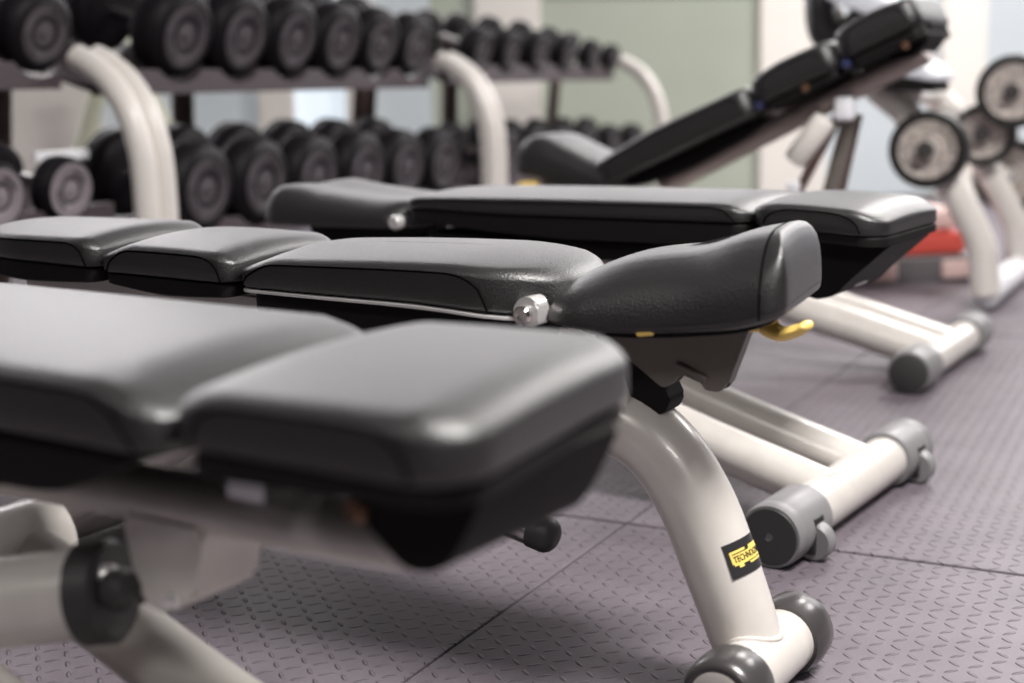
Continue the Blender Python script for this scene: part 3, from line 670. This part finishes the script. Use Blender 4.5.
def weight_plate(loc, r, label, th=.05):
    t = empty('weight_plate', loc)
    tag(t, label, 'weight plate', 'weight plates on the training bench')
    bm = B()
    lathe(bm, [(-th/2, .027), (-th/2, r*.74), (-th*.5, r*.77), (-th*.62, r*.82), (-th*.62, r*.97), (-th*.45, r), (th*.45, r), (th*.62, r*.97), (th*.62, r*.82), (th*.5, r*.77), (th/2, .027), (-th/2, .027)], (0, 0, 0), (0, 1, 0), 64, caps=False)
    obj('plate_rim', bm, M['rim'], t)
    bm = B(); lathe(bm, [(-th*.5, .026), (-th*.56, .03), (-th*.60, r*.36), (-th*.52, r*.40), (-th*.52, r*.69), (-th*.58, r*.735), (-th*.5, r*.755)], (0, 0, 0), (0, 1, 0), 64, caps=False)
    fc = obj('plate_face', bm, M['weight'], t)
    for c, n in ((25, 9), (205, 9)):
        bm = B()
        for k in range(n):
            a = R(c+(k-n/2)*8.5); b2 = a+R(5)
            q = []
            for rr, aa in ((r*.56, a), (r*.67, a), (r*.67, b2), (r*.56, b2)):
                q.append(bm.verts.new((math.cos(aa)*rr, -th*.535, math.sin(aa)*rr)))
            bm.faces.new(q)
        obj('raised_print', bm, M['plate'], fc, smooth=False)
    bm = B(); lathe(bm, [(-th*.5, .0135), (-th*.75, .0135), (-th*.75, .024), (-th*.6, .028), (-th*.4, .028), (-th*.4, .0135), (-th*.5, .0135)], (0, 0, 0), (0, 1, 0), 24, caps=False); obj('hub_ring', bm, M['steel'], t)
weight_plate(PEGS[0][0], .108, 'round speckled weight plate with thick black rim, the frontmost of the group at right')
weight_plate(PEGS[1][0], .098, 'speckled weight plate half hidden just behind the thick black rimmed plate')
weight_plate(PEGS[2][0], .112, 'speckled weight plate highest on the bench, cut by the right edge of the picture')
weight_plate(PEGS[3][0], .118, 'speckled weight plate hanging low behind the second bent leg')

# red step by the wall
t = empty('foam_step', (-.97, 4.66, 0), WR)
tag(t, 'red and pale pink foam block on a low grey rail by the glass wall', 'foam block')
bm = B(); box(bm, (-.35, .03, .081), (.19, .33, .155), bev=.015, seg=3); obj('red_block', bm, M['red'], t)
bm = B(); box(bm, (-.34, .04, .155), (.17, .32, .235), bev=.03, seg=3); obj('pale_block', bm, M['blush'], t)
t = empty('floor_rail', (-.97, 4.64, 0), WR)
tag(t, 'low grey rail lying on the mat below the red foam', 'rail')
bm = B(); box(bm, (-1.0, .0, .0), (.21, .36, .08), bev=.006); obj('rail_body', bm, M['railgrey'], t)
for a in (-.17, .09):
    bm = B(); box(bm, (a, -.015, .01), (a+.10, .02, .07), bev=.008); obj('pale_block', bm, M['blush'], t)
bm = B(); lathe(bm, [(-.09, 0), (-.085, .04), (-.06, .07), (0, .09), (.06, .07), (.085, .04), (.09, 0)], (-.60, 5.22, .09), (0, 0, 1), 24)
tag(obj('massage_ball', bm, M['magenta']), 'small pink ball beyond the bent cream legs', 'ball')

# ------------------------------------------------------------------ dumbbell racks
XL, XU = -2.42, -2.56                          # outer faces of the near heads, lower and upper tray
TILT, TILTL = R(17), R(8)
UP, LO = {}, {}
UP[0] = [(2.53, .100), (2.27, .108), (2.02, .112)]
LO[0] = [(2.434, .076), (2.225, .076), (2.01, .08), (1.80, .08)]
UP[1] = [(3.035, .122), (3.285, .122), (3.53, .119), (3.767, .116), (3.997, .112), (4.217, .106)]
LO[1] = [(2.915, .118), (3.16, .119), (3.41, .118), (3.665, .118), (3.905, .116), (4.14, .114)]
UP[2] = [(4.68, .085), (4.91, .083), (5.16, .082), (5.42, .078), (5.67, .070), (5.88, .062)]
LO[2] = [(4.62, .088), (4.85, .088), (5.08, .086), (5.32, .084), (5.56, .082), (5.80, .080)]
ZU, ZL = [.700, .682, .695], [.368, .292, .318]                            # underside of the near heads
def rack(k, y0, y1, label, posts):
    yc = (y0+y1)/2; xo = 2.62
    t = empty('dumbbell_rack', (-xo, yc, 0))
    tag(t, label, 'dumbbell rack', 'two tier dumbbell racks')
    for nm, xa, z, heads in (('upper_tray', XU, ZU[k], UP[k]), ('lower_tray', XL, ZL[k], LO[k])):
        d = .40; tt = math.tan(TILT if xa == XU else TILTL)
        bm = B()
        extr(bm, [(xa-.03+xo, z-.024), (xa-.03+xo, z-.012), (xa-d+xo, z-.012+(d-.03)*tt), (xa-d+xo, z-.026+(d-.03)*tt)], y0-yc, y1-yc)
        o = obj(nm, bm, M['tray'], t, smooth=False)
        # scalloped rails the heads lie in
        for q, (da, db, hgt) in enumerate(((.028, .058, .034), (.285, .315, .034))):
            pts = []
            n = int((y1-y0)/.012)
            zz = z+da*tt-.002
            for i in range(n+1):
                y = y0+(y1-y0)*i/n; top = zz+hgt
                for hy, r in heads:
                    if abs(y-hy) < r: top = min(top, zz+r+.003-math.sqrt(max(0, (r+.003)**2-(y-hy)**2)) - .003)
                pts.append((y-yc, top))
            bm = B()
            poly = [(pts[0][0], zz-.03)]+[(a, b) for a, b in pts]+[(pts[-1][0], zz-.03)]
            A = [bm.verts.new((xa-da+xo, a, b)) for a, b in poly]; C = [bm.verts.new((xa-db+xo, a, b)) for a, b in poly]
            for i in range(1, len(poly)-2):
                lowA = bm.verts.new((xa-da+xo, poly[i][0], zz-.03)) if i == 1 else lastA
                lowA2 = bm.verts.new((xa-da+xo, poly[i+1][0], zz-.03)); lowC = bm.verts.new((xa-db+xo, poly[i][0], zz-.03)) if i == 1 else lastC
                lowC2 = bm.verts.new((xa-db+xo, poly[i+1][0], zz-.03))
                bm.faces.new((lowA, lowA2, A[i+1], A[i])); bm.faces.new((lowC, C[i], C[i+1], lowC2)); bm.faces.new((A[i], A[i+1], C[i+1], C[i])); bm.faces.new((lowA, lowC, lowC2, lowA2))
                lastA, lastC = lowA2, lowC2
            bmesh.ops.remove_doubles(bm, verts=bm.verts, dist=1e-5)
            loose = [v for v in bm.verts if not v.link_faces]
            bmesh.ops.delete(bm, geom=loose, context='VERTS')
            bmesh.ops.holes_fill(bm, edges=[e for e in bm.edges if e.is_boundary], sides=8)
            obj('cradle_rail', bm, M['tray'], o, angle=50)
    for py in posts:
        bm = B(); tube(bm, [(-2.375+xo, py-yc, .045), (-2.375+xo, py-yc, .25), (-2.375+xo, py-yc, .45), (-2.385+xo, py-yc, .54), (-2.415+xo, py-yc, .625), (-2.465+xo, py-yc, .692), (-2.525+xo, py-yc, .734), (-2.565+xo, py-yc, .752)], .031, seg=24, n=6); obj('upright', bm, M['arm'], t)
        bm = B(); tube(bm, [(-2.34+xo, py-yc, .03), (-3.02+xo, py-yc, .03)], .03, seg=18, dome=.01); obj('foot_bar', bm, M['arm'], t)
        bm = B(); tube(bm, [(-2.98+xo, py-yc, .03), (-2.93+xo, py-yc, .4), (-2.88+xo, py-yc, .80)], .026, seg=16, n=4); obj('rear_strut', bm, M['strut'], t)
    bm = B(); tube(bm, [(-3.02+xo, .0, .40), (-3.0+xo, .0, .84)], .035, seg=16); obj('rear_strut', bm, M['strut'], t)
    return t
rk0 = rack(0, 1.45, 2.595, 'plum grey two tier dumbbell rack at the far left, cut by the picture edge', (1.5, 2.628))
rack(1, 2.725, 4.326, 'long plum grey dumbbell rack standing between two pairs of bent cream uprights', (2.692, 4.360))
rack(2, 4.457, 5.933, 'farthest dumbbell rack, with the smallest dumbbells and a single bent cream end upright', (4.424, 5.965))
bm = B(); box(bm, (-.006, .497, .503), (.006, .675, .528), bev=.003); box(bm, (-.005, .535, .40), (.005, .555, .506))
obj('shelf_strip', bm, M['white'], rk0, smooth=False)

used = {}
def dumbbell(r, light):
    fr = .86 if light else .70
    hw = r*.92; L = 2*hw+.145
    t = empty('dumbbell', (0, 0, 0))
    e = r*.16
    for s in (1, -1):
        x0 = L/2-hw; x1 = L/2                        # +x faces the room
        bm = B(); lathe(bm, [(x0, .0), (x0, r*.70), (x0+e*.4, r*.88), (x0+e, r*.97), (x0+e*1.6, r), (x1-e*1.8, r), (x1-e*1.6, r*.975), (x1-e*1.4, r), (x1-e, r*.97), (x1-e*.35, r*max(.88, fr+.06)), (x1, r*(fr+.03)), (x1-.003, r*fr), (x1-.004, .0)], (0, 0, 0), (s, 0, 0), 40)
        hd = obj('head', bm, M['rubber'], t)
        bm = B(); lathe(bm, [(x1-.005, r*fr), (x1-.001, r*(fr-.02)), (x1-.002, r*.45), (x1-.004, r*.42), (x1-.003, r*.16), (x1+.001, r*.13), (x1+.001, 0)], (0, 0, 0), (s, 0, 0), 40)
        fd = obj('face_disc', bm, M['disclight'] if light else M['disc'], hd)
        if s == 1:
            for c, n in ((52, 7), (212, 8)):
                bm = B()
                for k in range(n):
                    a = R(c+(k-n/2)*9); b2 = a+R(6)
                    bm.faces.new([bm.verts.new((x1-.0008, math.cos(q)*rr, math.sin(q)*rr)) for rr, q in ((r*.50, a), (r*.63, a), (r*.63, b2), (r*.50, b2))])
                obj('raised_print', bm, M['print'], fd, smooth=False)
    bm = B(); tube(bm, [(-L/2+hw-.01, 0, 0), (-.02, 0, 0), (.02, 0, 0), (L/2-hw+.01, 0, 0)], [.015, .0175, .0175, .015], seg=20, ref=(0, 0, 1)); obj('handle', bm, M['chrome'], t)
    return t, L
def copy_tree(o, parent=None):
    c = o.copy(); COL.objects.link(c)
    if parent: c.parent = parent
    for ch in list(o.children): copy_tree(ch, c)
    return c
def place(xa, y, z, r, label, group, light=False):
    TILT_ = TILT if xa == XU else TILTL
    key = (round(r, 3), light)
    if key not in used:
        t, L = dumbbell(r, light); used[key] = (t, L)
    else:
        t, L = used[key]; t = copy_tree(t)
    c = math.cos(TILT_); sn = math.sin(TILT_)          # (xa, y, z+r) is the middle of the near face
    t.rotation_euler = (0, TILT_, 0)
    t.location = (xa-L/2*c, y, z+r/c+L/2*sn)
    tag(t, label, 'dumbbell', group)
ORD = ['first', 'second', 'third', 'fourth', 'fifth', 'sixth']
for k, (y, r) in enumerate(UP[0]):
    place(XU, y, ZU[0], r, ['black dumbbell just left of the paired cream uprights, on the upper tray', 'black dumbbell on the upper tray of the left rack, next to the end one', 'black dumbbell on the upper tray of the left rack, third from its right end'][k], 'dumbbells on the upper tray of the left rack')
for k, (y, r) in enumerate(LO[0]):
    place(XL, y, ZL[0], r, ['small pale faced dumbbell on the low tray just left of the paired cream uprights', 'small pale faced dumbbell cut by the left picture edge on the low tray', 'small pale faced dumbbell on the low left tray, third from the uprights', 'small pale faced dumbbell on the low left tray, fourth from the uprights'][k], 'dumbbells on the lower tray of the left rack', light=True)
for k, (y, r) in enumerate(UP[1]):
    place(XU, y, ZU[1], r, 'thick black dumbbell, %s along the upper tray of the long rack from the left' % ORD[k], 'dumbbells on the upper tray of the long rack')
for k, (y, r) in enumerate(LO[1]):
    place(XL, y, ZL[1], r, 'thick black dumbbell, %s along the lower tray of the long rack from the left' % ORD[k], 'dumbbells on the lower tray of the long rack')
for k, (y, r) in enumerate(UP[2]):
    place(XU, y, ZU[2], r, 'small dark dumbbell, %s along the upper tray of the farthest rack from the left' % ORD[k], 'dumbbells on the upper tray of the farthest rack')
for k, (y, r) in enumerate(LO[2]):
    place(XL, y, ZL[2], r, 'small dark dumbbell, %s along the lower tray of the farthest rack from the left' % ORD[k], 'dumbbells on the lower tray of the farthest rack')

# plain stand-in for unidentified shapes glimpsed through the racks
t = empty('stand_in_frame', (-4.35, 4.05, 0), WR)
tag(t, 'pale leaning frame, stand-in for unidentified shapes between the trays of the left racks', 'stand-in frame')
for x, lean in ((-.30, .16), (.30, -.16), (.62, .22)):
    bm = B(); tube(bm, [(x+lean, 0, .03), (x, 0, .5), (x-lean, 0, 1.0)], .035, seg=18, n=4, ry=.05); obj('stand_in_leaning_post', bm, M['olive'], t)
bm = B(); tube(bm, [(-.5, 0, .035), (.9, 0, .035)], .035, seg=18, ref=(0, 0, 1)); obj('stand_in_base_bar', bm, M['arm'], t)
bm = B(); Pad(-.62, -.36, .10, .62, .50, ra=.03, rb=.03, edge=.03).mesh(bm); obj('seat_pad', bm, M['blue'], t)  # blue block of the stand-in, not an identified seat
bm = B(); tube(bm, [(-.5, 0, .035), (-.5, 0, .50)], .03, seg=16); obj('seat_post', bm, M['arm'], t)
